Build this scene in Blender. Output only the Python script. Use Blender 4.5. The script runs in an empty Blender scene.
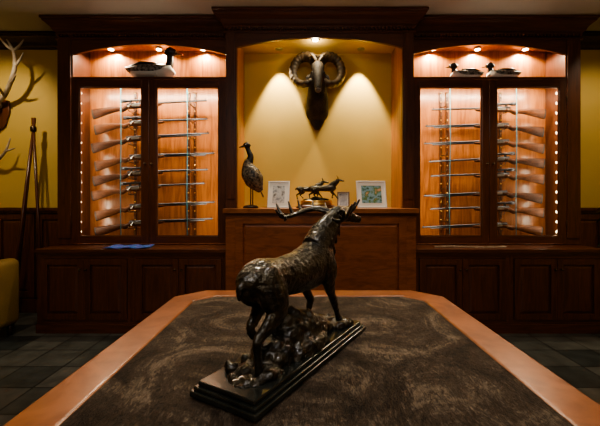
import bpy, bmesh, math, random
from mathutils import Vector, Matrix, noise
random.seed(4)
V=Vector
sc=bpy.context.scene
try: sc.view_settings.look='AgX - Medium High Contrast'
except Exception: pass
XC=0.165          # centre line of the built-in
HC=3.10           # ceiling height
# ------------------------------------------------------------------ materials
def newmat(name):
    m=bpy.data.materials.new(name); m.use_nodes=True
    nt=m.node_tree; b=nt.nodes['Principled BSDF']
    return m,nt,b
def mat(name,col,rough=.5,metal=0,em=None,es=0,bump=0,bscale=50,spec=None,col2=None,cscale=8):
    m,nt,b=newmat(name)
    b.inputs['Base Color'].default_value=(*col,1)
    b.inputs['Roughness'].default_value=rough
    b.inputs['Metallic'].default_value=metal
    if spec is not None: b.inputs['Specular IOR Level'].default_value=spec
    if em: 
        b.inputs['Emission Color'].default_value=(*em,1); b.inputs['Emission Strength'].default_value=es
    tc=nt.nodes.new('ShaderNodeTexCoord')
    if col2:
        n=nt.nodes.new('ShaderNodeTexNoise'); n.inputs['Scale'].default_value=cscale; n.inputs['Detail'].default_value=5
        r=nt.nodes.new('ShaderNodeValToRGB'); r.color_ramp.elements[0].position=.38; r.color_ramp.elements[1].position=.62
        r.color_ramp.elements[0].color=(*col,1); r.color_ramp.elements[1].color=(*col2,1)
        nt.links.new(tc.outputs['Object'],n.inputs['Vector']); nt.links.new(n.outputs['Fac'],r.inputs[0]); nt.links.new(r.outputs[0],b.inputs['Base Color'])
    if bump:
        n=nt.nodes.new('ShaderNodeTexNoise'); n.inputs['Scale'].default_value=bscale; n.inputs['Detail'].default_value=6
        bp=nt.nodes.new('ShaderNodeBump'); bp.inputs['Strength'].default_value=bump; bp.inputs['Distance'].default_value=.01
        nt.links.new(tc.outputs['Object'],n.inputs['Vector']); nt.links.new(n.outputs['Fac'],bp.inputs['Height']); nt.links.new(bp.outputs[0],b.inputs['Normal'])
    return m
def wood(name,c1,c2,sc3=(14,14,1.2),rough=.35,coat=.2,spec=.5):
    m,nt,b=newmat(name)
    tc=nt.nodes.new('ShaderNodeTexCoord'); mp=nt.nodes.new('ShaderNodeMapping'); mp.inputs['Scale'].default_value=sc3
    n=nt.nodes.new('ShaderNodeTexNoise'); n.inputs['Scale'].default_value=2.2; n.inputs['Detail'].default_value=8; n.inputs['Distortion'].default_value=1.2
    n2=nt.nodes.new('ShaderNodeTexNoise'); n2.inputs['Scale'].default_value=9; n2.inputs['Detail'].default_value=3
    mx=nt.nodes.new('ShaderNodeMath'); mx.operation='MULTIPLY_ADD'; mx.inputs[1].default_value=.35; 
    r=nt.nodes.new('ShaderNodeValToRGB'); r.color_ramp.elements[0].position=.5; r.color_ramp.elements[1].position=.8
    r.color_ramp.elements[0].color=(*c1,1); r.color_ramp.elements[1].color=(*c2,1)
    L=nt.links.new
    L(tc.outputs['Object'],mp.inputs[0]); L(mp.outputs[0],n.inputs['Vector']); L(mp.outputs[0],n2.inputs['Vector'])
    L(n2.outputs['Fac'],mx.inputs[0]); L(n.outputs['Fac'],mx.inputs[2]); L(mx.outputs[0],r.inputs[0]); L(r.outputs[0],b.inputs['Base Color'])
    bp=nt.nodes.new('ShaderNodeBump'); bp.inputs['Strength'].default_value=.12; bp.inputs['Distance'].default_value=.003
    L(mx.outputs[0],bp.inputs['Height']); L(bp.outputs[0],b.inputs['Normal'])
    b.inputs['Roughness'].default_value=rough; b.inputs['Coat Weight'].default_value=coat; b.inputs['Coat Roughness'].default_value=.2
    b.inputs['Specular IOR Level'].default_value=spec
    return m
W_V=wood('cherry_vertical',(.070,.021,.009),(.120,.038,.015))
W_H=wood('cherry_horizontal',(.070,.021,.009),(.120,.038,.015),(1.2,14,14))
W_B=wood('cherry_lit_tone',(.24,.075,.020),(.42,.155,.046),(9,9,.8),.30,.3)  # cherry with lamp-lit brightness put into its colour
W_D=wood('walnut_dark',(.022,.010,.006),(.05,.02,.011))
W_T=wood('table_oak_edge',(.20,.064,.022),(.32,.112,.040),(3,3,3),.30,.3)
W_PAN=wood('center_panel_wood',(.17,.050,.017),(.28,.088,.030),(2,14,8),.35,.2)
M_GUNW=wood('gunstock_walnut',(.022,.006,.002),(.070,.020,.006),(3,14,14),.5,0,.2)
M_GUNW2=wood('gunstock_walnut_pale',(.045,.013,.004),(.12,.038,.011),(3,14,14),.5,0,.2)
M_STEEL=mat('blued_steel',(.07,.07,.08),.38,1)
M_STEELB=mat('bright_steel',(.4,.4,.38),.32,1)
M_BRASS=mat('brass',(.7,.45,.15),.3,1)
M_KNOB=mat('antique_bronze_knob',(.12,.08,.05),.35,1)
M_YEL=mat('mustard_paint',(.57,.38,.09),.6,bump=.05,bscale=120,col2=(.60,.405,.10),cscale=2)
M_CEIL=mat('ceiling_paint',(.55,.55,.54),.8,bump=.03,bscale=80)
M_BLACK=mat('black_rubber',(.01,.01,.01),.5)
M_LED=mat('warm_led',(1,.9,.7),.5,em=(1,.85,.6),es=45)
M_BEAD=mat('led_bead',(1,.9,.7),.5,em=(1,.86,.62),es=20)
M_BONE=mat('antler_bone',(.55,.45,.32),.55,bump=.3,bscale=60,col2=(.3,.22,.14),cscale=10)
M_WHITE=mat('white_paint',(.75,.73,.68),.45)
M_TEAL=mat('teal_line',(.02,.18,.24),.35)
def bronze():
    m,nt,b=newmat('dark_bronze_patina')
    tc=nt.nodes.new('ShaderNodeTexCoord'); n=nt.nodes.new('ShaderNodeTexNoise'); n.inputs['Scale'].default_value=25; n.inputs['Detail'].default_value=6
    r=nt.nodes.new('ShaderNodeValToRGB'); r.color_ramp.elements[0].position=.35;r.color_ramp.elements[1].position=.72
    r.color_ramp.elements[0].color=(.018,.015,.011,1); r.color_ramp.elements[1].color=(.085,.068,.040,1)
    n2=nt.nodes.new('ShaderNodeTexNoise'); n2.inputs['Scale'].default_value=110; n2.inputs['Detail'].default_value=5; n2.inputs['Distortion'].default_value=1.5
    mp=nt.nodes.new('ShaderNodeMapping'); mp.inputs['Scale'].default_value=(.45,1,1)
    bp=nt.nodes.new('ShaderNodeBump'); bp.inputs['Strength'].default_value=.6; bp.inputs['Distance'].default_value=.008
    L=nt.links.new
    L(tc.outputs['Object'],n.inputs['Vector']); L(n.outputs['Fac'],r.inputs[0]); L(r.outputs[0],b.inputs['Base Color'])
    L(tc.outputs['Object'],mp.inputs[0]); L(mp.outputs[0],n2.inputs['Vector']); L(n2.outputs['Fac'],bp.inputs['Height']); L(bp.outputs[0],b.inputs['Normal'])
    b.inputs['Metallic'].default_value=.8; b.inputs['Roughness'].default_value=.28
    b.inputs['Coat Weight'].default_value=.5; b.inputs['Coat Roughness'].default_value=.15
    return m
M_BRZ=bronze()
def glassmat():
    m=bpy.data.materials.new('door_glass'); m.use_nodes=True; nt=m.node_tree; nt.nodes.clear()
    o=nt.nodes.new('ShaderNodeOutputMaterial'); mx=nt.nodes.new('ShaderNodeMixShader'); t=nt.nodes.new('ShaderNodeBsdfTransparent')
    g=nt.nodes.new('ShaderNodeBsdfGlossy'); g.inputs['Roughness'].default_value=.02; f=nt.nodes.new('ShaderNodeFresnel'); f.inputs[0].default_value=1.55
    t.inputs[0].default_value=(.95,.97,.96,1)
    L=nt.links.new; L(f.outputs[0],mx.inputs[0]); L(t.outputs[0],mx.inputs[1]); L(g.outputs[0],mx.inputs[2]); L(mx.outputs[0],o.inputs[0])
    return m
M_GLASS=glassmat()
def hide():
    m,nt,b=newmat('brown_hair_hide')
    L=nt.links.new
    tc=nt.nodes.new('ShaderNodeTexCoord')
    n=nt.nodes.new('ShaderNodeTexNoise'); n.inputs['Scale'].default_value=3.2; n.inputs['Detail'].default_value=10; n.inputs['Roughness'].default_value=.72; n.inputs['Distortion'].default_value=1.6
    mp=nt.nodes.new('ShaderNodeMapping'); mp.inputs['Scale'].default_value=(30,8,10); mp.inputs['Rotation'].default_value=(0,0,.25)
    n2=nt.nodes.new('ShaderNodeTexNoise'); n2.inputs['Scale'].default_value=3; n2.inputs['Detail'].default_value=7; n2.inputs['Distortion'].default_value=2.5; n2.inputs['Roughness'].default_value=.7
    ma=nt.nodes.new('ShaderNodeMath'); ma.operation='MULTIPLY_ADD'; ma.inputs[1].default_value=.55
    r=nt.nodes.new('ShaderNodeValToRGB'); e=r.color_ramp.elements
    e[0].position=.64; e[0].color=(.018,.011,.006,1); e[1].position=.96; e[1].color=(.30,.225,.15,1)
    e2=e.new(.80); e2.color=(.075,.050,.031,1)
    bp=nt.nodes.new('ShaderNodeBump'); bp.inputs['Strength'].default_value=1; bp.inputs['Distance'].default_value=.018
    L(tc.outputs['Object'],n.inputs['Vector']); L(tc.outputs['Object'],mp.inputs[0]); L(mp.outputs[0],n2.inputs['Vector'])
    L(n2.outputs['Fac'],ma.inputs[0]); L(n.outputs['Fac'],ma.inputs[2]); L(ma.outputs[0],r.inputs[0]); L(r.outputs[0],b.inputs['Base Color'])
    L(n2.outputs['Fac'],bp.inputs['Height']); L(bp.outputs[0],b.inputs['Normal'])
    b.inputs['Roughness'].default_value=.55; b.inputs['Specular IOR Level'].default_value=.25
    return m
M_HIDE=hide()
def slate():
    m,nt,b=newmat('slate_tile'); L=nt.links.new
    tc=nt.nodes.new('ShaderNodeTexCoord'); br=nt.nodes.new('ShaderNodeTexBrick'); br.offset=0; br.squash=1
    br.inputs['Scale'].default_value=1; br.inputs['Brick Width'].default_value=.3; br.inputs['Row Height'].default_value=.3; br.inputs['Mortar Size'].default_value=.006
    br.inputs['Color1'].default_value=(.034,.042,.040,1); br.inputs['Color2'].default_value=(.12,.118,.100,1); br.inputs['Mortar'].default_value=(.016,.016,.015,1)
    n=nt.nodes.new('ShaderNodeTexNoise'); n.inputs['Scale'].default_value=7; n.inputs['Detail'].default_value=8
    mx=nt.nodes.new('ShaderNodeMixRGB'); mx.blend_type='OVERLAY'; mx.inputs[0].default_value=.9
    L(tc.outputs['Object'],br.inputs['Vector']); L(tc.outputs['Object'],n.inputs['Vector']); L(br.outputs['Color'],mx.inputs[1]); L(n.outputs['Fac'],mx.inputs[2]); L(mx.outputs[0],b.inputs['Base Color'])
    bp=nt.nodes.new('ShaderNodeBump'); bp.inputs['Strength'].default_value=.35; bp.inputs['Distance'].default_value=.01
    L(n.outputs['Fac'],bp.inputs['Height']); L(bp.outputs[0],b.inputs['Normal']); b.inputs['Roughness'].default_value=.34
    return m
M_SLATE=slate()
# ------------------------------------------------------------------ mesh builder
class MB:
    def __init__(s): s.bm=bmesh.new(); s.mats=[]
    def mi(s,m):
        if m not in s.mats: s.mats.append(m)
        return s.mats.index(m)
    def box(s,x0,x1,y0,y1,z0,z1,m):
        v=[s.bm.verts.new(p) for p in ((x0,y0,z0),(x1,y0,z0),(x1,y1,z0),(x0,y1,z0),(x0,y0,z1),(x1,y0,z1),(x1,y1,z1),(x0,y1,z1))]
        k=s.mi(m)
        for f in ((0,3,2,1),(4,5,6,7),(0,1,5,4),(1,2,6,5),(2,3,7,6),(3,0,4,7)):
            s.bm.faces.new([v[i] for i in f]).material_index=k
    def tube(s,pts,rad,m,seg=12,ref=(0,1,0),smooth=True,cap=True):
        pts=[V(p) for p in pts]; ref=V(ref); k=s.mi(m); rings=[]; ps=None
        if not isinstance(rad,(list,)): rad=[rad]*len(pts)
        for i,p in enumerate(pts):
            t=(pts[min(i+1,len(pts)-1)]-pts[max(i-1,0)]).normalized()
            base=ref if (ps is None or abs(ref.dot(t))<.9) else ps
            sd=base-t*base.dot(t)
            if sd.length<1e-3: sd=t.orthogonal()
            sd.normalize(); ps=sd; up=t.cross(sd)
            r=rad[i]; ra,rb=(r,r) if not isinstance(r,tuple) else r
            rings.append([s.bm.verts.new(p+sd*(ra*math.cos(a))+up*(rb*math.sin(a))) for a in [2*math.pi*j/seg for j in range(seg)]])
        for a,b in zip(rings,rings[1:]):
            for j in range(seg):
                f=s.bm.faces.new((a[j],a[(j+1)%seg],b[(j+1)%seg],b[j])); f.material_index=k; f.smooth=smooth
        if cap:
            for r in (rings[0][::-1],rings[-1]):
                f=s.bm.faces.new(r); f.material_index=k
    def ctube(s,pts,rad,m,seg=12,n=5,**kw):
        P=[V(p) for p in pts]; R=[(r if isinstance(r,tuple) else (r,r)) for r in rad]
        op=[];orr=[]
        for i in range(len(P)-1):
            p0,p1,p2,p3=P[max(i-1,0)],P[i],P[i+1],P[min(i+2,len(P)-1)]
            for j in range(n):
                t=j/n
                op.append(.5*((2*p1)+(p2-p0)*t+(2*p0-5*p1+4*p2-p3)*t*t+(3*p1-p0-3*p2+p3)*t**3))
                orr.append((R[i][0]*(1-t)+R[i+1][0]*t,R[i][1]*(1-t)+R[i+1][1]*t))
        op.append(P[-1]); orr.append(R[-1])
        s.tube(op,orr,m,seg,**kw)
    def ball(s,c,r,m,seg=16,rot=None):
        r=(r,r,r) if not isinstance(r,tuple) else r
        M=Matrix.Translation(c)@(rot.to_4x4() if rot else Matrix())@Matrix.Diagonal((*r,1))
        g=bmesh.ops.create_uvsphere(s.bm,u_segments=seg,v_segments=max(6,seg//2+2),radius=1,matrix=M)
        k=s.mi(m)
        for v in g['verts']:
            for f in v.link_faces: f.material_index=k; f.smooth=True
    def cyl(s,p0,p1,r0,m,r1=None,seg=16,smooth=True):
        s.tube([p0,p1],[r0,r0 if r1 is None else r1],m,seg,ref=(0,.3,.95) if abs((V(p1)-V(p0)).normalized().z)<.8 else (1,0,0),smooth=smooth)
    def lathe(s,c,prof,m,seg=24):
        c=V(c)
        s.tube([c+V((0,0,z)) for r,z in prof],[r for r,z in prof],m,seg,ref=(1,0,0))
    def prism(s,poly,y0,y1,m):
        """poly in XZ, extruded y0..y1"""
        k=s.mi(m); a=[s.bm.verts.new((x,y0,z)) for x,z in poly]; b=[s.bm.verts.new((x,y1,z)) for x,z in poly]
        n=len(poly)
        for i in range(n): s.bm.faces.new((a[i],a[(i+1)%n],b[(i+1)%n],b[i])).material_index=k
        s.bm.faces.new(a[::-1]).material_index=k; s.bm.faces.new(b).material_index=k
    def prismz(s,poly,z0,z1,m):
        k=s.mi(m); a=[s.bm.verts.new((x,y,z0)) for x,y in poly]; b=[s.bm.verts.new((x,y,z1)) for x,y in poly]
        n=len(poly)
        for i in range(n): s.bm.faces.new((a[i],a[(i+1)%n],b[(i+1)%n],b[i])).material_index=k
        s.bm.faces.new(a[::-1]).material_index=k; s.bm.faces.new(b).material_index=k
    def arch(s,x0,x1,zs,zm,zt,y0,y1,m,n=20):
        k=s.mi(m); cx=(x0+x1)/2; h=(x1-x0)/2
        R=(h*h+(zm-zs)**2)/(2*(zm-zs))
        g=[]
        for i in range(n+1):
            x=x0+(x1-x0)*i/n; z=zm-R+math.sqrt(max(R*R-(x-cx)**2,0))
            g.append([s.bm.verts.new(p) for p in ((x,y0,z),(x,y0,zt),(x,y1,z),(x,y1,zt))])
        for a,b in zip(g,g[1:]):
            for f in ((a[0],b[0],b[1],a[1]),(a[3],b[3],b[2],a[2]),(a[2],b[2],b[0],a[0]),(a[1],b[1],b[3],a[3])):
                s.bm.faces.new(f).material_index=k
    def sweep(s,path,prof,m):
        k=s.mi(m); P=[V((*p,0)) for p in path]; rings=[]
        for i,p in enumerate(P):
            ns=[]
            if i>0: d=(P[i]-P[i-1]).normalized(); ns.append(V((d.y,-d.x,0)))
            if i<len(P)-1: d=(P[i+1]-P[i]).normalized(); ns.append(V((d.y,-d.x,0)))
            n=ns[0] if len(ns)==1 else (ns[0]+ns[1])/(1+ns[0].dot(ns[1]))
            rings.append([s.bm.verts.new((p.x+n.x*o,p.y+n.y*o,z)) for o,z in prof])
        for a,b in zip(rings,rings[1:]):
            for j in range(len(prof)-1):
                s.bm.faces.new((a[j],b[j],b[j+1],a[j+1])).material_index=k
    def panel(s,x0,x1,z0,z1,y,m,st=.055,th=.022,mp=None):
        mp=mp or m
        s.box(x0,x0+st,y,y+th,z0,z1,m); s.box(x1-st,x1,y,y+th,z0,z1,m)
        s.box(x0+st,x1-st,y,y+th,z0,z0+st,m); s.box(x0+st,x1-st,y,y+th,z1-st,z1,m)
        a,b,c,d=x0+st,x1-st,z0+st,z1-st
        k=s.mi(mp); g=.03
        o=[s.bm.verts.new(p) for p in ((a,y+.018,c),(b,y+.018,c),(b,y+.018,d),(a,y+.018,d))]
        q=[s.bm.verts.new(p) for p in ((a+g,y+.005,c+g),(b-g,y+.005,c+g),(b-g,y+.005,d-g),(a+g,y+.005,d-g))]
        for i in range(4): s.bm.faces.new((o[i],o[(i+1)%4],q[(i+1)%4],q[i])).material_index=k
        s.bm.faces.new(q).material_index=k
    def obj(s,name,parent=None,bevel=0,seg=2,remesh=0,smooth=0,loc=None,rot=None,scale=None,disp=None):
        bmesh.ops.recalc_face_normals(s.bm,faces=s.bm.faces)
        me=bpy.data.meshes.new(name); s.bm.to_mesh(me); s.bm.free()
        for m in s.mats: me.materials.append(m)
        o=bpy.data.objects.new(name,me); sc.collection.objects.link(o)
        if parent: o.parent=parent
        if loc: o.location=loc
        if rot: o.rotation_euler=rot
        if scale: o.scale=scale
        if bevel:
            b=o.modifiers.new('bevel','BEVEL'); b.width=bevel; b.segments=seg; b.limit_method='ANGLE'; b.angle_limit=math.radians(40)
        if remesh:
            r=o.modifiers.new('remesh','REMESH'); r.mode='VOXEL'; r.voxel_size=remesh; r.use_smooth_shade=True
        if smooth:
            q=o.modifiers.new('smooth','SMOOTH'); q.factor=.5; q.iterations=smooth
        if disp:
            t=bpy.data.textures.new(name+'_tex','CLOUDS'); t.noise_scale=disp[1]; t.noise_depth=3
            d=o.modifiers.new('disp','DISPLACE'); d.texture=t; d.strength=disp[0]; d.mid_level=.5
        return o
def empty(name,loc=(0,0,0),rot=(0,0,0),scale=(1,1,1)):
    e=bpy.data.objects.new(name,None); sc.collection.objects.link(e); e.location=loc; e.rotation_euler=rot; e.scale=scale; e.empty_display_size=.1
    return e
YB=4.0
# ------------------------------------------------------------------ room shell
XL,XR,YF=-3.9,3.9,-2.2
b=MB(); b.box(XL,XR,YF,YB+.05,-.1,0,M_SLATE); b.obj('floor')
b=MB(); b.box(XL,XR,YF,YB+.05,HC,HC+.1,M_CEIL); b.obj('ceiling')
b=MB(); b.box(XL,XR,YB+.05,YB+.15,-.1,HC+.1,M_YEL); b.obj('wall_back')
b=MB(); b.box(XL-.1,XL,YF,YB+.15,-.1,HC+.1,M_YEL); b.obj('wall_left')
b=MB(); b.box(XR,XR+.1,YF,YB+.15,-.1,HC+.1,M_YEL); b.obj('wall_right')
b=MB(); b.box(XL,XR,YF-.1,YF,-.1,HC+.1,M_YEL); b.obj('wall_front')
UO=2.69; UI=.93; YU=3.70; YC=3.55; YL=3.38; NH=.82
crown=[(0,-.16),(.012,-.16),(.012,-.14),(.03,-.125),(.045,-.09),(.075,-.06),(.095,-.045),(.095,-.03),(.11,-.025),(.11,0)]
for i,(a,c) in enumerate(((XL+.001,XC-UO-.005),(XC+UO+.005,XR-.001))):
    b=MB(); b.sweep([(a,YB+.049),(c,YB+.049)],[(o,HC-.001+z) for o,z in crown],W_D); b.obj('trim_%d'%(i+1))
    b=MB()
    b.box(a,c,YB+.03,YB+.049,.0,1.13,W_D)
    n=3 if i==0 else 2; w=(c-a)/n
    for j in range(n): b.panel(a+j*w+.01,a+(j+1)*w-.01,.16,1.10,YB+.008,W_V,st=.07)
    b.box(a,c,YB-.02,YB+.049,1.13,1.165,W_V); b.box(a,c,YB-.005,YB+.03,1.105,1.13,W_V)
    b.box(a,c,YB-.005,YB+.03,.0,.15,W_V)
    b.obj('trim_%d'%(i+3),bevel=.004)
# ------------------------------------------------------------------ built-in units
def upper_unit(sgn):
    root=empty('gun_display_cabinet')
    def X(u): return XC+sgn*u
    def bx(b,u0,u1,*r): a,c=sorted((X(u0),X(u1))); b.box(a,c,*r)
    b=MB()
    ZT=HC-.004
    bx(b,UO-.16,UO,YU,YB+.03,.792,2.95,W_V)
    bx(b,UO-.145,UO-.015,YU-.014,YU,.86,2.90,W_V)
    bx(b,UI,UI+.012,YU,YB+.03,.792,2.95,W_V)
    bx(b,UI,UI+.03,YU,YU+.03,.792,2.95,W_V)
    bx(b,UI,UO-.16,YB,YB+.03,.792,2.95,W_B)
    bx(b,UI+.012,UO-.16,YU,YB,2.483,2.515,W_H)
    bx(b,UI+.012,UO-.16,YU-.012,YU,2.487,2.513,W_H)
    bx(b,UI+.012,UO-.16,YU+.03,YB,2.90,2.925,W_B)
    bx(b,UI+.012,UO-.16,YU,YB,.792,.80,W_H)
    a,c=sorted((X(UI+.02),X(UO-.16))); b.arch(a,c,2.745,2.85,2.95,YU,YU+.03,W_H)
    bx(b,UI,UO,YU,YB+.03,2.95,ZT,W_H)
    b.obj('carcass',root,bevel=.003)
    b=MB(); g=MB()
    u0=UI+.022; u1=UO-.165; um=(u0+u1)/2
    for (p,q,kn) in ((u0,um-.002,um-.03),(um+.002,u1,um+.03)):
        a,c=sorted((X(p),X(q))); s=.072; z0,z1=.805,2.48; y0,y1=YU-.025,YU-.001
        b.box(a,a+s,y0,y1,z0,z1,W_V); b.box(c-s,c,y0,y1,z0,z1,W_V); b.box(a+s,c-s,y0,y1,z0,z0+s,W_H); b.box(a+s,c-s,y0,y1,z1-s,z1,W_H)
        e=.012
        b.box(a+s,a+s+e,y0+.006,y1,z0+s,z1-s,W_V); b.box(c-s-e,c-s,y0+.006,y1,z0+s,z1-s,W_V)
        b.box(a+s,c-s,y0+.006,y1,z0+s,z0+s+e,W_H); b.box(a+s,c-s,y0+.006,y1,z1-s-e,z1-s,W_H)
        k=g.mi(M_GLASS); g.bm.faces.new([g.bm.verts.new(p) for p in ((a+s,y0+.014,z0+s),(c-s,y0+.014,z0+s),(c-s,y0+.014,z1-s),(a+s,y0+.014,z1-s))]).material_index=k
        kx=X(kn); b.cyl((kx,y0,1.62),(kx,y0-.02,1.62),.006,M_KNOB,seg=10); b.ball((kx,y0-.026,1.62),.012,M_KNOB,12)
        for hz in (1.0,2.28): 
            hx=X(u0 if p==u0 else u1); b.cyl((hx,y0-.004,hz-.04),(hx,y0-.004,hz+.04),.006,M_KNOB,seg=8)
    b.obj('doors',root,bevel=.003); g.obj('glass_panes',root)
    b=MB()
    for u in (1.36,1.43,2.02):
        a=X(u); b.box(a-.014,a+.014,YB-.02,YB,.85,2.44,W_V)
        for i in range(32):
            b.ball((a,YB-.024,.88+i*.05),.0085,M_BRASS if i%2 else M_KNOB,8)
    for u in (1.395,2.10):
        a=X(u); b.tube([(a,YB-.18,2.47),(a+.004,YB-.18,1.9),(a-.004,YB-.178,1.3),(a,YB-.175,.86)],.0045,M_TEAL,6,ref=(1,0,0))  # thin teal vertical tubes in front of the rack strips
    b.obj('rack_strips',root)
    b=MB(); a=X(UO-.19)
    b.box(a-.012,a+.012,YU+.035,YU+.055,.86,2.42,M_WHITE)
    for i in range(15): b.ball((a-sgn*.014,YU+.045,.92+i*.103),.016,M_BEAD,8)
    a2=X(UI+.045)
    b.box(a2-.010,a2+.010,YU+.035,YU+.05,.86,2.42,W_V)
    for u in (1.25,1.73,2.25):
        b.lathe((X(u),YB-.09,2.884),[(.034,0),(.036,.004),(.036,.012)],M_STEELB,20)
        b.lathe((X(u),YB-.09,2.881),[(.026,0),(.026,.003)],M_LED,16)
    b.obj('led_fittings',root)
    def area(name,loc,rot,sx,sy,p,col):
        l=bpy.data.lights.new(name,'AREA'); l.shape='RECTANGLE'; l.size=sx; l.size_y=sy; l.energy=p; l.color=col
        o=bpy.data.objects.new(name,l); sc.collection.objects.link(o); o.location=loc; o.rotation_euler=rot; o.parent=root
    area('led_strip_light',(X(UO-.21),YU+.03,1.64),(0,math.radians(90*sgn),math.radians(-8*sgn)),1.5,.03,7,(1,.84,.62))
    area('added_inner_fill',(X(UI+.06),YU+.05,1.64),(0,math.radians(-90*sgn),0),1.5,.03,8,(1,.82,.58))  # added side fill to carry light behind the second door, no fitting
    area('added_top_fill',(X(1.73),YU+.04,2.465),(math.radians(20),0,0),1.45,.03,30,(1,.82,.58))  # added fill from above to brighten the rifles and back, no fitting
    for u in (1.25,1.73,2.25):
        l=bpy.data.lights.new('puck_spot','SPOT'); l.energy=42; l.color=(1,.83,.58); l.spot_size=math.radians(160); l.spot_blend=.4; l.shadow_soft_size=.02
        o=bpy.data.objects.new('puck_spot',l); sc.collection.objects.link(o); o.location=(X(u),YB-.06,2.872); o.parent=root
    return root
cabL=upper_unit(-1); cabR=upper_unit(1)
def base_unit(sgn):
    b=MB(); LO=2.66; LI=.885
    def bx(u0,u1,*r): a,c=sorted((XC+sgn*u0,XC+sgn*u1)); b.box(a,c,*r)
    bx(LI,LO,YL+.022,YB+.03,.09,.755,W_V)
    bx(LI,LO+.012,YL-.022,YB+.03,.757,.79,W_H)
    bx(LI,LO+.004,YL-.008,YL+.022,.735,.757,W_H)
    bx(LI,LO+.006,YL-.012,YB+.03,0,.085,W_H); bx(LI,LO+.003,YL-.002,YL+.03,.085,.10,W_H)
    w=(LO-LI)/2
    for j in range(2):
        s0=LI+j*w; 
        bx(s0,s0+.04,YL,YL+.022,.10,.735,W_V); bx(s0+w-.04,s0+w,YL,YL+.022,.10,.735,W_V)
        bx(s0+.04,s0+w-.04,YL,YL+.022,.70,.735,W_H); bx(s0+.04,s0+w-.04,YL,YL+.022,.10,.125,W_H)
        m=s0+w/2
        for p,q,kn in ((s0+.043,m-.002,m-.03),(m+.002,s0+w-.043,m+.03)):
            a,c=sorted((XC+sgn*p,XC+sgn*q)); b.panel(a,c,.128,.697,YL-.012,W_V)
            kx=XC+sgn*kn; b.cyl((kx,YL-.012,.60),(kx,YL-.03,.60),.005,M_KNOB,seg=8); b.ball((kx,YL-.036,.60),.012,M_KNOB,10)
    b.obj('base_cabinet',bevel=.003)
base_unit(-1); base_unit(1)
b=MB()
for s in (-1,1):
    a,c=sorted((XC+s*NH,XC+s*(UI-.002))); b.box(a,c,YC,YB+.03,1.17,2.95,W_V)
    b.box(a+.018,c-.018,YC-.012,YC,1.26,2.90,W_V)
    a,c=sorted((XC+s*(NH-.004),XC+s*NH)); b.box(a,c,YC+.03,YB+.03,1.17,2.88,W_B)  # niche side lining in the cherry coloured as lit
b.box(XC-NH,XC+NH,YB,YB+.03,1.17,2.90,M_YEL)
b.box(XC-NH,XC+NH,YC+.03,YB,2.875,2.90,M_YEL)
b.arch(XC-NH,XC+NH,2.755,2.852,2.95,YC,YC+.03,W_H)
b.box(XC-UI+.002,XC+UI-.002,YC,YB+.03,2.95,HC-.004,W_H)
LW=.88
b.box(XC-LW,XC+LW,YL-.04,YB+.03,.0,1.125,W_V)
b.box(XC-LW-.02,XC+LW+.02,YL-.085,YB+.03,1.128,1.17,W_T)
b.box(XC-LW-.008,XC+LW+.008,YL-.058,YL-.03,1.10,1.128,W_H)
b.box(XC-LW-.008,XC+LW+.008,YL-.058,YL-.03,0,.10,W_H)
b.box(XC-LW,XC-LW+.09,YL-.056,YL-.04,.10,1.10,W_PAN); b.box(XC+LW-.09,XC+LW,YL-.056,YL-.04,.10,1.10,W_PAN)
b.panel(XC-LW+.09,XC+LW-.09,.10,1.10,YL-.062,W_PAN,st=.07)
b.lathe((XC-.04,YC+.09,2.866),[(.04,0),(.042,.004),(.042,.009)],M_STEELB,20)
b.lathe((XC-.04,YC+.09,2.862),[(.028,0),(.028,.004)],M_LED,16)
for s in (-.42,.46):
    b.lathe((XC+s,YB-.13,2.866),[(.04,0),(.042,.004),(.042,.009)],M_STEELB,20)
b.obj('niche_cabinet',bevel=.003)
b=MB()
path=[(XC-UO,YB+.03),(XC-UO,YU),(XC-UI,YU),(XC-UI,YC),(XC+UI,YC),(XC+UI,YU),(XC+UO,YU),(XC+UO,YB+.03)]
b.sweep(path,[(o,HC-.002+z*.95) for o,z in crown],W_H)
b.sweep(path,[(0,2.895),(.012,2.895),(.016,2.905),(.012,2.915),(0,2.915)],W_H)
def dent(x0,x1,y):
    n=int((x1-x0)/.036)
    for i in range(n):
        x=x0+(i+.5)*(x1-x0)/n; b.box(x-.010,x+.010,y-.026,y-.001,2.925,2.95,W_H)
dent(XC-UO,XC-UI,YU); dent(XC-UI,XC+UI,YC); dent(XC+UI,XC+UO,YU)
b.obj('crown_molding')
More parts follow.
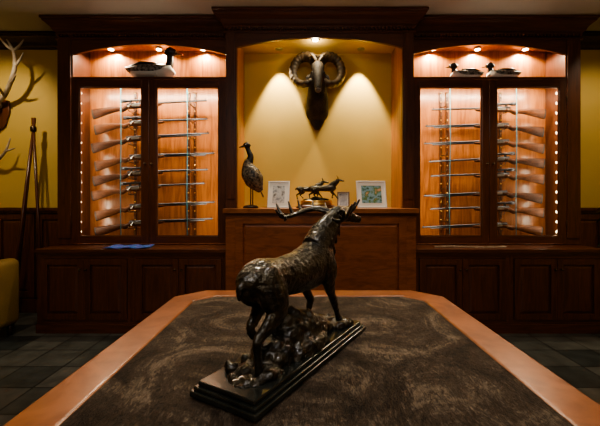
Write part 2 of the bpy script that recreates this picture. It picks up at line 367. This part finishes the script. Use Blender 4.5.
# ------------------------------------------------------------------ rifles
def rifle_mesh(wm,scope,L=1.22,drop=1.0):
    b=MB(); d=drop
    b.ctube([(0,0,-.072*d),(.03,0,-.067*d),(.12,0,-.052*d),(.22,0,-.036*d),(.275,0,-.036),(.305,0,-.044),(.335,0,-.034),(.37,0,-.020),(.48,0,-.018),(.60,0,-.014),(.70,0,-.010),(.735,0,-.006)],
            [(.018,.056),(.020,.054),(.021,.043),(.019,.030),(.017,.024),(.018,.028),(.019,.024),(.021,.022),(.022,.022),(.020,.018),(.017,.015),(.008,.008)],wm,14,n=3)
    b.ctube([(-.014,0,-.074*d),(.002,0,-.072*d)],[(.017,.055),(.018,.056)],M_BLACK,14,n=2)
    b.tube([(.36,0,.006),(.50,0,.006),(.54,0,.008),(.80,0,.008),(L,0,.008)],[.016,.016,.013,.011,.0095],M_STEEL,12)
    b.tube([(.40,0,-.04),(.405,0,-.066),(.425,0,-.072),(.455,0,-.066),(.46,0,-.04)],.003,M_STEEL,6)
    b.tube([(.43,0,-.04),(.434,0,-.06)],.003,M_STEEL,6)
    b.tube([(.41,-.015,.006),(.405,-.04,-.005),(.40,-.052,-.02)],.0045,M_STEELB,8); b.ball((.399,-.054,-.026),.010,M_STEELB,10)
    b.box(.42,.50,-.0235,-.015,-.020,.004,M_STEELB); b.box(.42,.50,.015,.0235,-.020,.004,M_STEELB)
    b.box(L-.02,L-.012,-.002,.002,.015,.03,M_STEEL)
    if scope:
        b.tube([(.30,0,.048),(.345,0,.048),(.37,0,.048),(.52,0,.048),(.545,0,.048),(.60,0,.048)],[.019,.019,.012,.012,.022,.022],M_STEEL,14)
        for x in (.40,.50): b.box(x-.008,x+.008,-.012,.012,.012,.05,M_STEEL)
    else:
        b.tube([(.50,0,-.008),(L-.09,0,-.008)],[.008,.008],M_STEEL,8)
    bmesh.ops.recalc_face_normals(b.bm,faces=b.bm.faces)
    me=bpy.data.meshes.new('rifle'); b.bm.to_mesh(me); b.bm.free()
    for m in b.mats: me.materials.append(m)
    return me
RM=[rifle_mesh(M_GUNW,False,1.25,1.25),rifle_mesh(M_GUNW2,True,1.2,.95),rifle_mesh(M_GUNW,True,1.22,1.05),rifle_mesh(M_GUNW2,False,1.27,1.3)]
def rack(sgn,order):
    for i,k in enumerate(order):
        o=bpy.data.objects.new('rifle',RM[k]); sc.collection.objects.link(o)
        z=1.0+i*.178+random.uniform(-.008,.008)
        x=XC+sgn*(UO-.27+random.uniform(-.04,.01)); tl=math.radians(2.2+random.uniform(-.9,1.1))
        o.location=(x,YB-.13,z); 
        o.rotation_euler=(0,-tl,0) if sgn<0 else (0,tl,math.pi)
        r=MB()
        for u in (1.36,2.02):
            if u==2.02: zz=z-.045
            else: zz=z+.02
            xx=XC+sgn*u
            r.tube([(xx,YB-.021,zz-.006),(xx,YB-.17,zz-.006),(xx,YB-.178,zz+.018)],.005,M_KNOB,8,ref=(1,0,0))
        r.obj('rack_pegs',cabL if sgn<0 else cabR)
rack(-1,[0,3,1,2,3,0,1,2]); rack(1,[3,1,0,1,2,3,0,1])
# ------------------------------------------------------------------ table
b=MB()
tx0,tx1,ty0,ty1=-.67,.73,.25,2.0; ch=.13
def octo(i,c=None):
    c=ch if c is None else c
    return [(tx0+i+c,ty0+i),(tx1-i-c,ty0+i),(tx1-i,ty0+i+c),(tx1-i,ty1-i-c),(tx1-i-c,ty1-i),(tx0+i+c,ty1-i),(tx0+i,ty1-i-c),(tx0+i,ty0+i+c)]
o8=octo(0); i8=octo(.125,.085)
k=b.mi(W_T); zt=.75; zb=.71
vo=[b.bm.verts.new((x,y,zt)) for x,y in o8]; vi=[b.bm.verts.new((x,y,zt)) for x,y in i8]
wo=[b.bm.verts.new((x,y,zb)) for x,y in o8]; wi=[b.bm.verts.new((x,y,zb)) for x,y in i8]
for i in range(8):
    j=(i+1)%8
    for f in ((vo[i],vo[j],vi[j],vi[i]),(wo[j],wo[i],wi[i],wi[j]),(vo[j],vo[i],wo[i],wo[j]),(vi[i],vi[j],wi[j],wi[i])):
        b.bm.faces.new(f).material_index=k
T=empty('library_table'); b.obj('edge_frame',T,bevel=.008,seg=3)
b=MB(); b.prismz(octo(.126,.0855),.70,.747,M_HIDE); b.obj('hide_inset',T,bevel=.003)
b=MB()
b.prismz(octo(.07),.60,.709,W_PAN)
for x in (tx0+.16,tx1-.16):
    for y in (ty0+.2,ty1-.2):
        b.lathe((x,y,0),[(.045,0),(.05,.02),(.035,.06),(.04,.12),(.06,.30),(.065,.42),(.045,.50),(.055,.53),(.055,.60)],W_PAN,20)
b.obj('apron_and_legs',T,bevel=.004)
# ------------------------------------------------------------------ elk bronze
def deer(b,m,antlered=True):
    R=(0,1,0)
    b.ctube([(-.250,0,.225),(-.235,0,.235),(-.19,0,.240),(-.10,0,.234),(0,0,.232),(.09,0,.240),(.15,0,.250),(.195,0,.258),(.215,0,.262)],
            [(.018,.02),(.040,.045),(.056,.062),(.052,.058),(.057,.066),(.060,.080),(.055,.084),(.042,.065),(.02,.03)],m,20,ref=R)
    b.ctube([(.12,0,.285),(.175,-.002,.325),(.225,-.010,.372),(.252,-.018,.402)],[(.045,.06),(.042,.066),(.034,.050),(.026,.032)],m,16,ref=R)
    b.ctube([(.236,-.012,.405),(.268,-.024,.412),(.302,-.042,.403),(.338,-.060,.391),(.362,-.072,.385)],[(.020,.022),(.027,.030),(.021,.025),(.014,.017),(.012,.013)],m,14,ref=R)
    for s in (-1,1):
        b.ctube([(.245,-.015+s*.018,.415),(.228,-.012+s*.045,.424),(.212,-.010+s*.066,.426)],[(.010,.006),(.014,.007),(.003,.003)],m,8,ref=(1,0,0))
    b.ctube([(-.245,0,.255),(-.266,0,.235),(-.268,0,.205)],[.014,.012,.005],m,8)
    for s in (-1,1):
        b.ball((.13,s*.036,.235),(.040,.028,.062),m,14); b.ball((-.180,s*.034,.225),(.052,.030,.060),m,14)
    def leg(pts,rad): b.ctube(pts,rad,m,12,ref=R)
    leg([(-.185,-.026,.255),(-.175,-.040,.205),(-.165,-.046,.165),(-.205,-.044,.128),(-.246,-.040,.100),(-.243,-.040,.060),(-.240,-.040,.022)],[(.030,.055),(.032,.056),(.024,.040),(.015,.022),(.012,.015),(.0095,.011),(.0105,.012)])
    leg([(-.17,.026,.255),(-.145,.040,.205),(-.118,.046,.165),(-.145,.044,.128),(-.176,.040,.098),(-.150,.040,.062),(-.132,.040,.035)],[(.030,.055),(.032,.054),(.024,.038),(.015,.022),(.012,.015),(.0095,.011),(.0105,.012)])
    leg([(.14,-.030,.265),(.155,-.040,.215),(.152,-.043,.170),(.175,-.042,.125),(.198,-.040,.095),(.222,-.038,.055),(.240,-.037,.022)],[(.026,.055),(.026,.046),(.018,.028),(.013,.017),(.0135,.015),(.0095,.011),(.0105,.012)])
    leg([(.13,.030,.265),(.145,.040,.215),(.132,.043,.170),(.150,.042,.125),(.165,.040,.10),(.150,.040,.065),(.146,.040,.04)],[(.026,.055),(.026,.046),(.018,.028),(.013,.017),(.0135,.015),(.0095,.011),(.0105,.012)])
    for x,y,z in ((-.236,-.040,.012),(-.124,.040,.026),(.250,-.037,.012),(.152,.040,.03)):
        b.tube([(x-.006,y,z+.018),(x+.004,y,z-.012)],[(.010,.011),(.013,.018)],m,10,ref=R)
EA=math.radians(59)
ELK=empty('elk_bronze_sculpture',(-.024,1.15,.787),(0,0,EA))
b=MB(); deer(b,M_BRZ)
for i in range(46):
    t=random.random(); x=.15+.085*t; z=.255+.115*t; a=random.uniform(-1,1)
    p=V((x+.035*(1-abs(a)*.3),a*.034,z)); b.ctube([p-V((.01,0,-.01)),p+V((.010,0,-.014)),p+V((.010,a*.004,-.036))],[.009,.007,.002],M_BRZ,6,n=2)
b.obj('elk_body',ELK,remesh=.0036,smooth=2,disp=(.006,.014))
b=MB()
for s in (-1,1):
    beam=[(.252,-.018+s*.016,.414),(.236,-.016+s*.048,.430),(.205,-.008+s*.082,.426),(.158,s*.106,.408),(.112,s*.116,.400),(.078,s*.112,.414)]
    b.ctube(beam,[.012,.0105,.0095,.0088,.0075,.004],M_BRZ,10,ref=(0,0,1))
    B=[V(p) for p in beam]
    for p,d in ((B[0],(.066,s*.020,.026)),(B[0]*.4+B[1]*.6,(.066,s*.034,.030)),(B[1]*.4+B[2]*.6,(.050,s*.030,.034)),(B[2]*.6+B[3]*.4,(.026,s*.036,.046)),(B[3],(.008,s*.030,.050)),(B[4],(-.006,s*.034,.050)),(B[4],(-.034,s*.018,.030)),(B[4],(-.034,-s*.026,.004))):
        d=V(d); b.ctube([p,p+d*.5+V((0,0,-.009)),p+d],[.0085,.0068,.0025],M_BRZ,8,n=4,ref=(.2,1,.1))
b.obj('elk_antlers',ELK)
b=MB()
for c,r in (((-.12,0,.01),(.085,.065,.055)),((-.04,.005,.03),(.075,.062,.085)),((.03,0,.03),(.08,.068,.075)),((.10,.015,.015),(.09,.068,.05)),((.17,.02,.0),(.08,.065,.035)),((-.21,-.005,-.004),(.09,.07,.022)),((.25,-.02,-.004),(.075,.06,.022)),((.0,-.05,.0),(.11,.04,.05)),((-.02,.01,.085),(.04,.035,.04)),((.145,.04,.02),(.03,.025,.02))):
    b.ball(c,r,M_BRZ,16)
for i in range(26):
    x=random.uniform(-.26,.28); y=random.uniform(-.075,.075); b.ball((x,y,.006),(random.uniform(.015,.035),random.uniform(.012,.022),random.uniform(.01,.026)),M_BRZ,10)
for v in b.bm.verts:
    if v.co.z<-.002: v.co.z=-.002
b.obj('rocks',ELK,remesh=.005,disp=(.026,.028))
b=MB()
def rect(hx,hy,z0,z1,m): b.box(-hx,hx,-hy,hy,z0,z1,m)
M_PLINTH=mat('black_marble_plinth',(.008,.010,.007),.2,bump=.05,bscale=20,col2=(.024,.024,.018),cscale=14)
rect(.338,.107,-.037,-.022,M_PLINTH); rect(.331,.100,-.022,-.012,M_PLINTH); rect(.322,.092,-.012,0,M_PLINTH)
b.obj('plinth',ELK,bevel=.003)
# ------------------------------------------------------------------ ram trophy (mouflon)
RAM=empty('mounted_ram_trophy',(.155,YB,2.40))
M_FURD=mat('dark_ram_fur',(.016,.012,.009),.7,bump=.8,bscale=70,col2=(.055,.038,.026),cscale=9)
M_FURF=mat('ram_face_fur',(.025,.018,.013),.7,bump=.6,bscale=90,col2=(.06,.045,.032),cscale=12)
M_MUZ=mat('ram_muzzle_pale',(.18,.15,.12),.7,bump=.4,bscale=90)
M_HORN=mat('ram_horn',(.045,.030,.018),.5,bump=.5,bscale=40,col2=(.12,.085,.052),cscale=14)
b=MB()
b.ctube([(0,-.002,-.24),(0,-.05,-.20),(0,-.13,-.05),(0,-.20,.10),(0,-.23,.20)],[(.10,.06),(.125,.085),(.115,.11),(.09,.10),(.07,.07)],M_FURD,20,ref=(1,0,0))
b.ctube([(0,-.03,-.18),(0,-.04,-.30),(0,-.035,-.38)],[(.11,.05),(.075,.04),(.02,.02)],M_FURD,16,ref=(1,0,0))
b.obj('neck_and_chest',RAM,remesh=.009,smooth=4)
b=MB()
b.ctube([(0,-.17,.27),(0,-.225,.24),(0,-.265,.14),(0,-.295,.05),(0,-.312,-.015)],[(.045,.05),(.070,.07),(.056,.06),(.041,.045),(.034,.036)],M_FURF,18,ref=(1,0,0))
for s in (-1,1):
    b.ctube([(s*.055,-.20,.17),(s*.10,-.20,.145),(s*.13,-.20,.115)],[(.02,.014),(.026,.012),(.004,.004)],M_FURF,10,ref=(0,0,1))
    b.ball((s*.052,-.250,.175),(.018,.016,.014),M_FURF,10)
b.obj('head',RAM,remesh=.006,smooth=3)
b=MB()
b.ball((0,-.318,-.018),(.034,.028,.034),M_MUZ,16)
for s in (-1,1):
    b.ball((s*.017,-.342,-.005),(.007,.005,.006),M_BLACK,8); b.ball((s*.062,-.262,.175),(.012,.011,.011),M_BLACK,10)
b.tube([(-.022,-.342,-.03),(0,-.347,-.027),(.022,-.342,-.03)],.002,M_BLACK,6,ref=(0,0,1))
b.obj('muzzle',RAM)
b=MB()
for s in (-1,1):
    pts=[];rad=[]; n=70
    for i in range(n+1):
        t=i/n; a=math.radians(145-t*390); r=.118+.012*math.sin(t*math.pi)
        cx=.132; x=cx+r*math.cos(a)*1.0; z=.235+r*math.sin(a)*1.25
        y=-.20+.10*math.sin(min(t*1.6,1)*math.pi)-.12*max(0,t-.45)
        rr=.058*(1-t)**.5+.006
        pts.append((s*x,y,z)); rr*=1+.08*math.sin(i*1.9)
        rad.append((rr,rr*.85))
    b.tube(pts,rad,M_HORN,14,ref=(0,1,0))
b.obj('horns',RAM)
# ------------------------------------------------------------------ niche counter objects
CT=1.17
def frame(name,x,y,w,h,rz,fm,pic,bw=.02,tilt=-12):
    F=empty(name,(x,y,CT+.002),(math.radians(tilt),0,rz))
    b=MB(); b.box(-w/2,w/2,0,.012,0,bw,fm); b.box(-w/2,w/2,0,.012,h-bw,h,fm); b.box(-w/2,-w/2+bw,0,.012,bw,h-bw,fm); b.box(w/2-bw,w/2,0,.012,bw,h-bw,fm)
    b.box(-w/2+.004,w/2-.004,.010,.016,.004,h-.004,M_BLACK); b.obj('frame',F,bevel=.002)
    b=MB(); b.box(-w/2+bw,w/2-bw,.006,.010,bw,h-bw,M_WHITE); m=.036 if w>.2 else .006
    b.box(-w/2+bw+m,w/2-bw-m,.004,.0062,bw+m,h-bw-m,pic); b.obj('picture',F)
    b=MB(); b.box(-.02,.02,.016,.020,.01,h*.7,M_BLACK)
    o=b.obj('easel_back',F); 
    return F
def picmat(name,cols,scale=12):
    m,nt,bb=newmat(name); tc=nt.nodes.new('ShaderNodeTexCoord'); n=nt.nodes.new('ShaderNodeTexNoise'); n.inputs['Scale'].default_value=scale; n.inputs['Detail'].default_value=4
    r=nt.nodes.new('ShaderNodeValToRGB'); el=r.color_ramp.elements; el[0].position=.35; el[0].color=(*cols[0],1); el[1].position=.66; el[1].color=(*cols[-1],1)
    for i,c in enumerate(cols[1:-1]): e=el.new(.35+.31*(i+1)/(len(cols)-1)); e.color=(*c,1)
    nt.links.new(tc.outputs['Object'],n.inputs['Vector']); nt.links.new(n.outputs['Fac'],r.inputs[0]); nt.links.new(r.outputs[0],bb.inputs['Base Color']); bb.inputs['Roughness'].default_value=.2
    return m
M_SIL=mat('silver_frame',(.8,.8,.78),.35,.4)
frame('picture_frame',-.255,3.66,.225,.28,math.radians(-8),M_SIL,picmat('photo_grey',[(.25,.27,.3),(.6,.6,.6),(.12,.12,.12)],16),.014)
frame('picture_frame',.42,3.74,.13,.17,math.radians(-5),M_KNOB,picmat('photo_dark',[(.1,.08,.06),(.25,.2,.15)],20),.016)
frame('picture_frame',.70,3.62,.31,.28,math.radians(8),M_SIL,picmat('photo_green',[(.05,.12,.05),(.25,.4,.5),(.1,.2,.06),(.6,.35,.25)],14),.014)
S=empty('pronghorn_pair_bronze',(.13,3.52,CT+.001))
b=MB(); b.lathe((0,0,0),[(.155,0),(.16,.012),(.145,.022),(.14,.03)],W_V,32)
for v in b.bm.verts: v.co.x*=1.25; v.co.y*=.62
b.obj('wood_base',S)
b=MB(); b.lathe((0,0,.03),[(.125,0),(.13,.008),(.12,.014),(.12,.034),(.125,.04),(.11,.046)],M_BRASS,32)
for v in b.bm.verts: v.co.x*=1.25; v.co.y*=.62
b.obj('gilt_plinth',S)
b=MB(); 
for c,r in (((-.06,0,.078),(.07,.05,.018)),((.05,.0,.080),(.08,.05,.022)),((0,.01,.085),(.06,.04,.03))): b.ball(c,r,M_BRZ,12)
b.obj('ground',S)
for i,(loc,rz,s) in enumerate((((-.065,.022,.088),5,.56),((.07,-.025,.088),-8,.60))):
    b=MB(); deer(b,M_BRZ)
    for q in (-1,1): b.ctube([(.255,-.018+q*.014,.42),(.250,-.018+q*.03,.47),(.225,-.018+q*.022,.51)],[.009,.008,.003],M_BRZ,8)
    b.obj('pronghorn',S,remesh=.006,smooth=2,loc=loc,rot=(0,0,math.radians(rz)),scale=(s*.92,s*.92,s*.74))
# bird carving on a stand
M_FEA=mat('bronzed_feathers',(.012,.010,.008),.4,.1,bump=.7,bscale=60,col2=(.20,.15,.10),cscale=45)
TK=empty('carved_bird_on_stand',(-.52,3.58,CT+.001),(0,0,math.radians(12)))
b=MB(); b.lathe((0,0,0),[(.075,0),(.078,.012),(.06,.025),(.02,.032)],W_D,24); b.cyl((0,0,.03),(0,0,.26),.006,M_KNOB); b.cyl((.02,0,.03),(.02,0,.22),.006,M_KNOB); b.obj('stand',TK)
b=MB()
b.ctube([(.105,0,.165),(.08,0,.20),(.04,0,.27),(-.005,0,.35),(-.025,0,.42),(-.022,0,.48)],[(.014,.024),(.040,.050),(.084,.096),(.086,.094),(.056,.058),(.030,.030)],M_FEA,16)
b.obj('body',TK,remesh=.005,smooth=2)
b=MB()
b.ctube([(-.020,0,.44),(-.000,0,.51),(-.018,0,.56),(-.034,0,.60)],[.044,.030,.024,.022],M_BLACK,12)
b.ctube([(-.010,0,.602),(-.040,0,.620),(-.068,0,.610)],[.022,.036,.018],M_BLACK,12)
b.obj('neck',TK,remesh=.005,smooth=1)
b=MB()
for s in (-1,1):
    b.ctube([(-.01,s*.074,.40),(.03,s*.086,.30),(.095,s*.054,.19)],[(.012,.02),(.014,.060),(.004,.012)],M_FEA,12); b.ball((-.052,s*.031,.626),.005,M_WHITE,8)
for i in range(-3,4): b.ctube([(.09,i*.006,.19),(.125,i*.016,.11)],[(.008,.004),(.014,.003)],M_FEA,8)
b.tube([(-.070,0,.612),(-.115,0,.598)],[.013,.003],M_BLACK,8)
b.obj('wings_beak',TK)
# ------------------------------------------------------------------ duck decoys on the shelves
M_DKB=mat('duck_black',(.012,.012,.012),.35); M_DKW=mat('duck_white',(.72,.70,.65),.5,bump=.2,bscale=50); M_DKG=mat('duck_back_flecked',(.03,.025,.02),.45,col2=(.3,.28,.25),cscale=60)
def duck(name,x,y,s,face,tall=0,body=M_DKG,breast=M_DKW,headm=M_DKB):
    D=empty(name,(x,y,2.516),(0,0,0 if face>0 else math.pi),(s,s,s))
    b=MB(); b.ctube([(-.215,0,.095),(-.17,0,.077),(-.08,0,.066),(.03,0,.062),(.105,0,.070),(.145,0,.085)],[(.012,.008),(.045,.028),(.075,.055),(.080,.060),(.060,.050),(.025,.025)],body,16)
    b.ctube([(-.18,.0,.098),(-.08,0,.112),(.04,0,.112)],[(.02,.010),(.062,.026),(.045,.02)],headm,12)
    for v in b.bm.verts:
        if v.co.z<0.004: v.co.z=.004
    b.obj('body',D)
    b=MB(); b.ctube([(.035,0,.045),(.105,0,.060),(.152,0,.085)],[(.076,.045),(.066,.052),(.032,.040)],breast,14)
    b.ctube([(-.16,0,.05),(-.08,0,.035),(.04,0,.034)],[(.04,.02),(.077,.030),(.082,.032)],breast,14)
    for v in b.bm.verts:
        if v.co.z<0.002: v.co.z=.002
    b.obj('breast',D)
    h=.15+tall
    b=MB(); b.ctube([(.115,0,.085),(.130,0,.12+tall*.4),(.128,0,h)],[.036,.028,.026],headm,12)
    b.ctube([(.095,0,h+.005),(.135,0,h+.022),(.175,0,h+.010)],[.022,.038,.020],headm,12)
    b.ctube([(.170,0,h+.010),(.205,0,h+.002),(.228,0,h)],[(.013,.011),(.013,.006),(.008,.003)],M_KNOB,10)
    for q in (-1,1): b.ball((.150,q*.027,h+.020),.004,M_BRASS,8)
    b.obj('head_neck',D)
duck('loon_decoy',-1.58,3.80,1.36,1,.045,body=M_DKG)
duck('duck_decoy',1.72,3.82,.92,-1,.0); duck('duck_decoy',2.11,3.82,.94,-1,.0)
# ------------------------------------------------------------------ things on the base counters
def clothmat():
    m,nt,bb=newmat('blue_woven_cloth'); tc=nt.nodes.new('ShaderNodeTexCoord'); c=nt.nodes.new('ShaderNodeTexBrick'); c.inputs['Scale'].default_value=20
    c.inputs['Color1'].default_value=(.015,.06,.30,1); c.inputs['Color2'].default_value=(.12,.06,.30,1); c.inputs['Mortar'].default_value=(.05,.25,.42,1)
    nt.links.new(tc.outputs['Object'],c.inputs['Vector']); nt.links.new(c.outputs[0],bb.inputs['Base Color']); bb.inputs['Roughness'].default_value=.9; bb.inputs['Specular IOR Level'].default_value=.1
    return m
b=MB(); k=b.mi(clothmat()); g=[[b.bm.verts.new((-.20+.40*i/16,-.13+.24*j/8,.006+.006*math.sin(i*.9)*math.cos(j*.8)+(.004 if 0<i<16 and 0<j<8 else 0))) for j in range(9)] for i in range(17)]
for i in range(16):
    for j in range(8): f=b.bm.faces.new((g[i][j],g[i+1][j],g[i+1][j+1],g[i][j+1])); f.material_index=k; f.smooth=True
o=b.obj('folded_cloth',loc=(-1.68,3.50,.796),rot=(0,0,math.radians(4)))
m=o.modifiers.new('s','SOLIDIFY'); m.thickness=.006; m.offset=1
b=MB(); N=44
for i in range(N):
    t=i/(N-1); x=1.28+.68*t; y=3.46+.03*math.sin(t*7); a=math.atan2(.21*math.cos(t*7),.68)
    c=V((x,y,.800)); d=V((math.cos(a),math.sin(a),0)); n=V((-math.sin(a),math.cos(a),0)) if i%2 else (V((-math.sin(a),math.cos(a),0))*.5+V((0,0,.86))).normalized()
    pts=[c+d*(.013*math.cos(q))+n*(.008*math.sin(q)) for q in [2*math.pi*w/10 for w in range(11)]]
    b.tube(pts,.0028,M_BONE,6,ref=(d.cross(n)))
b.obj('link_chain')
# ------------------------------------------------------------------ left corner
AM=empty('antler_wall_mount',(-3.40,YB+.049,2.22))
b=MB(); b.prism([(-.11,.14),(-.12,.02),(-.07,-.14),(0,-.20),(.07,-.14),(.12,.02),(.11,.14),(0,.18)],-.03,-.001,W_V); b.obj('plaque',AM,bevel=.008)
b=MB(); b.ctube([(0,-.04,.09),(0,-.09,.06),(0,-.15,-.03),(0,-.18,-.13),(0,-.19,-.19)],[(.05,.05),(.06,.05),(.042,.038),(.024,.022),(.018,.014)],M_BONE,14,ref=(1,0,0)); b.obj('skull',AM)
b=MB()
for s in (-1,1):
    bm_=[(s*.03,-.08,.11),(s*.14,-.12,.17),(s*.27,-.20,.28),(s*.36,-.25,.44),(s*.35,-.26,.60),(s*.28,-.26,.72)]
    b.ctube(bm_,[.028,.025,.023,.021,.016,.006],M_BONE,12)
    for p,d in ((bm_[0],(s*.06,-.20,.02)),(bm_[1],(s*.06,-.17,.10)),(bm_[2],(s*.14,-.10,.06)),(bm_[3],(s*.12,-.04,.13)),(bm_[4],(s*.11,0,.12)),(bm_[4],(-s*.10,-.06,.12))):
        p=V(p); d=V(d); b.ctube([p,p+d*.5+V((0,0,-.015)),p+d],[.016,.013,.004],M_BONE,10)
b.obj('antlers',AM)
A2=empty('shed_antler_pair',(-3.50,YB+.049,1.66))
b=MB(); b.prism([(-.08,.10),(-.08,-.06),(0,-.12),(.08,-.06),(.08,.10)],-.025,-.001,W_V)
for s in (-1,1):
    bb_=[(s*.03,-.03,.02),(s*.15,-.10,.03),(s*.27,-.14,.12),(s*.33,-.15,.26)]
    b.ctube(bb_,[.02,.017,.014,.005],M_BONE,10)
    for p,d in ((bb_[1],(s*.04,-.08,.14)),(bb_[2],(s*.13,-.03,.03))): p=V(p);d=V(d); b.ctube([p,p+d*.5,p+d],[.012,.009,.003],M_BONE,8)
b.obj('mount',A2)
b=MB()
top=V((-2.92,3.90,2.02))
for q in ((-3.16,3.93),(-3.02,3.70),(-2.80,3.88)):
    f=V((q[0],q[1],.003)); d=(top-f).normalized()
    b.tube([f,f+d*.05,f+d*.051,top+d*.12],[.012,.014,.017,.014],W_V,10,ref=(1,0,0))
b.lathe((top.x,top.y,top.z-.03),[(.026,0),(.03,.01),(.03,.05),(.024,.06)],M_KNOB,14)
b.obj('shooting_sticks')
M_LEA=mat('olive_leather',(.30,.19,.055),.42,bump=.25,bscale=90,col2=(.23,.145,.045),cscale=4)
AC=empty('leather_armchair',(-3.08,2.98,0),(0,0,math.radians(0)))
def cush(name,x0,x1,y0,y1,z0,z1,bv):
    b=MB(); b.box(x0,x1,y0,y1,z0,z1,M_LEA); o=b.obj(name,AC,bevel=bv,seg=5)
    for p in o.data.polygons: p.use_smooth=True
cush('seat_base',-.30,.30,-.40,.40,.10,.33,.03); cush('seat_cushion',-.29,.29,-.30,.43,.33,.47,.05)
cush('arm_1',.28,.43,-.42,.42,.10,.71,.06); cush('arm_2',-.43,-.28,-.42,.42,.10,.71,.06)
cush('back',-.43,.43,-.52,-.28,.10,.95,.07)
b=MB()
for x in (-.36,.36):
    for y in (-.40,.36): b.lathe((x,y,0),[(.018,0),(.028,.11)],W_D,12)
b.obj('legs',AC)
M_LEAF=mat('dark_leaf',(.010,.028,.010),.4); M_POT=mat('clay_pot',(.12,.06,.035),.6)
PL=empty('potted_plant',(3.23,3.5,0))
b=MB(); b.lathe((0,0,0),[(.11,0),(.12,.02),(.16,.30),(.18,.32),(.18,.36),(.155,.36),(.15,.33)],M_POT,28); b.obj('pot',PL)
b=MB()
for i in range(46):
    a=random.uniform(0,6.283); l=random.uniform(.12,.34); h=random.uniform(.75,1.18); c,s_=math.cos(a),math.sin(a)
    b.ctube([(c*.02,s_*.02,.32),(c*l*.45,s_*l*.45,h*.8),(c*l*.8,s_*l*.8,h)],[.006,.004,.003],M_LEAF,5,n=3,ref=(.3,.2,0))
    b.ctube([(c*l*.8,s_*l*.8,h),(c*(l*.8+.05),s_*(l*.8+.05),h+.01),(c*(l*.8+.12),s_*(l*.8+.12),h-.05)],[(.004,.002),(.03,.003),(.002,.001)],M_LEAF,8,n=3,ref=(-s_,c,0))
b.obj('foliage',PL)
# ------------------------------------------------------------------ lights
def spot(name,loc,tgt,p,col,ang,blend=.5,soft=.03):
    l=bpy.data.lights.new(name,'SPOT'); l.energy=p; l.color=col; l.spot_size=math.radians(ang); l.spot_blend=blend; l.shadow_soft_size=soft
    o=bpy.data.objects.new(name,l); sc.collection.objects.link(o); o.location=loc; o.rotation_euler=(V(tgt)-V(loc)).to_track_quat('-Z','Y').to_euler()
spot('niche_spot',(XC-.42,YB-.14,2.855),(XC-.40,YB-.03,1.6),165,(1,.87,.62),60,.5,.015)
spot('niche_spot',(XC+.46,YB-.14,2.855),(XC+.44,YB-.03,1.6),165,(1,.87,.62),60,.5,.015)
spot('niche_spot',(XC-.04,YC+.07,2.855),(XC-.04,YC+.12,1.7),15,(1,.86,.6),125,.8)
l=bpy.data.lights.new('niche_bulb','POINT'); l.energy=3; l.color=(1,.85,.58); l.shadow_soft_size=.03
o=bpy.data.objects.new('niche_bulb',l); sc.collection.objects.link(o); o.location=(XC-.04,YC+.10,2.81)
spot('ceiling_spot',(-3.0,2.9,3.05),(-3.4,4.0,1.9),70,(1,.86,.62),75,.8,.03)
spot('ceiling_spot',(3.2,2.9,3.05),(3.3,4.0,1.8),45,(1,.86,.62),75,.8,.04)
spot('ceiling_spot',(.1,1.9,3.05),(.05,1.3,.75),105,(1,.89,.72),80,.9,.08)
spot('ceiling_spot',(.9,.6,3.05),(.0,1.2,.8),42,(.97,.95,1.0),80,.9,.08)
for x in (-1.6,0.165,1.95): spot('ceiling_spot',(x,2.3,3.05),(x,3.5,.7),52,(1,.88,.68),72,.9,.05)
def area(name,loc,tgt,sx,sy,p,col):
    l=bpy.data.lights.new(name,'AREA'); l.shape='RECTANGLE'; l.size=sx; l.size_y=sy; l.energy=p; l.color=col
    o=bpy.data.objects.new(name,l); sc.collection.objects.link(o); o.location=loc; o.rotation_euler=(V(tgt)-V(loc)).to_track_quat('-Z','Y').to_euler()
area('added_room_fill',(0,-.8,3.04),(0,1.2,0),1.8,1.0,55,(1,.96,.94))  # added broad fill raising the room's ambient level, no real panel
w=bpy.data.worlds.new('world'); sc.world=w; w.use_nodes=True
w.node_tree.nodes['Background'].inputs[0].default_value=(.5,.45,.4,1); w.node_tree.nodes['Background'].inputs[1].default_value=.12
# ------------------------------------------------------------------ camera
c=bpy.data.cameras.new('camera'); co=bpy.data.objects.new('camera',c); sc.collection.objects.link(co)
co.location=(0,0,1.25); co.rotation_euler=(math.radians(90),0,0); c.sensor_width=36; c.lens=21.6; c.shift_x=-.005; c.shift_y=-13/600
c.clip_start=.05
sc.camera=co
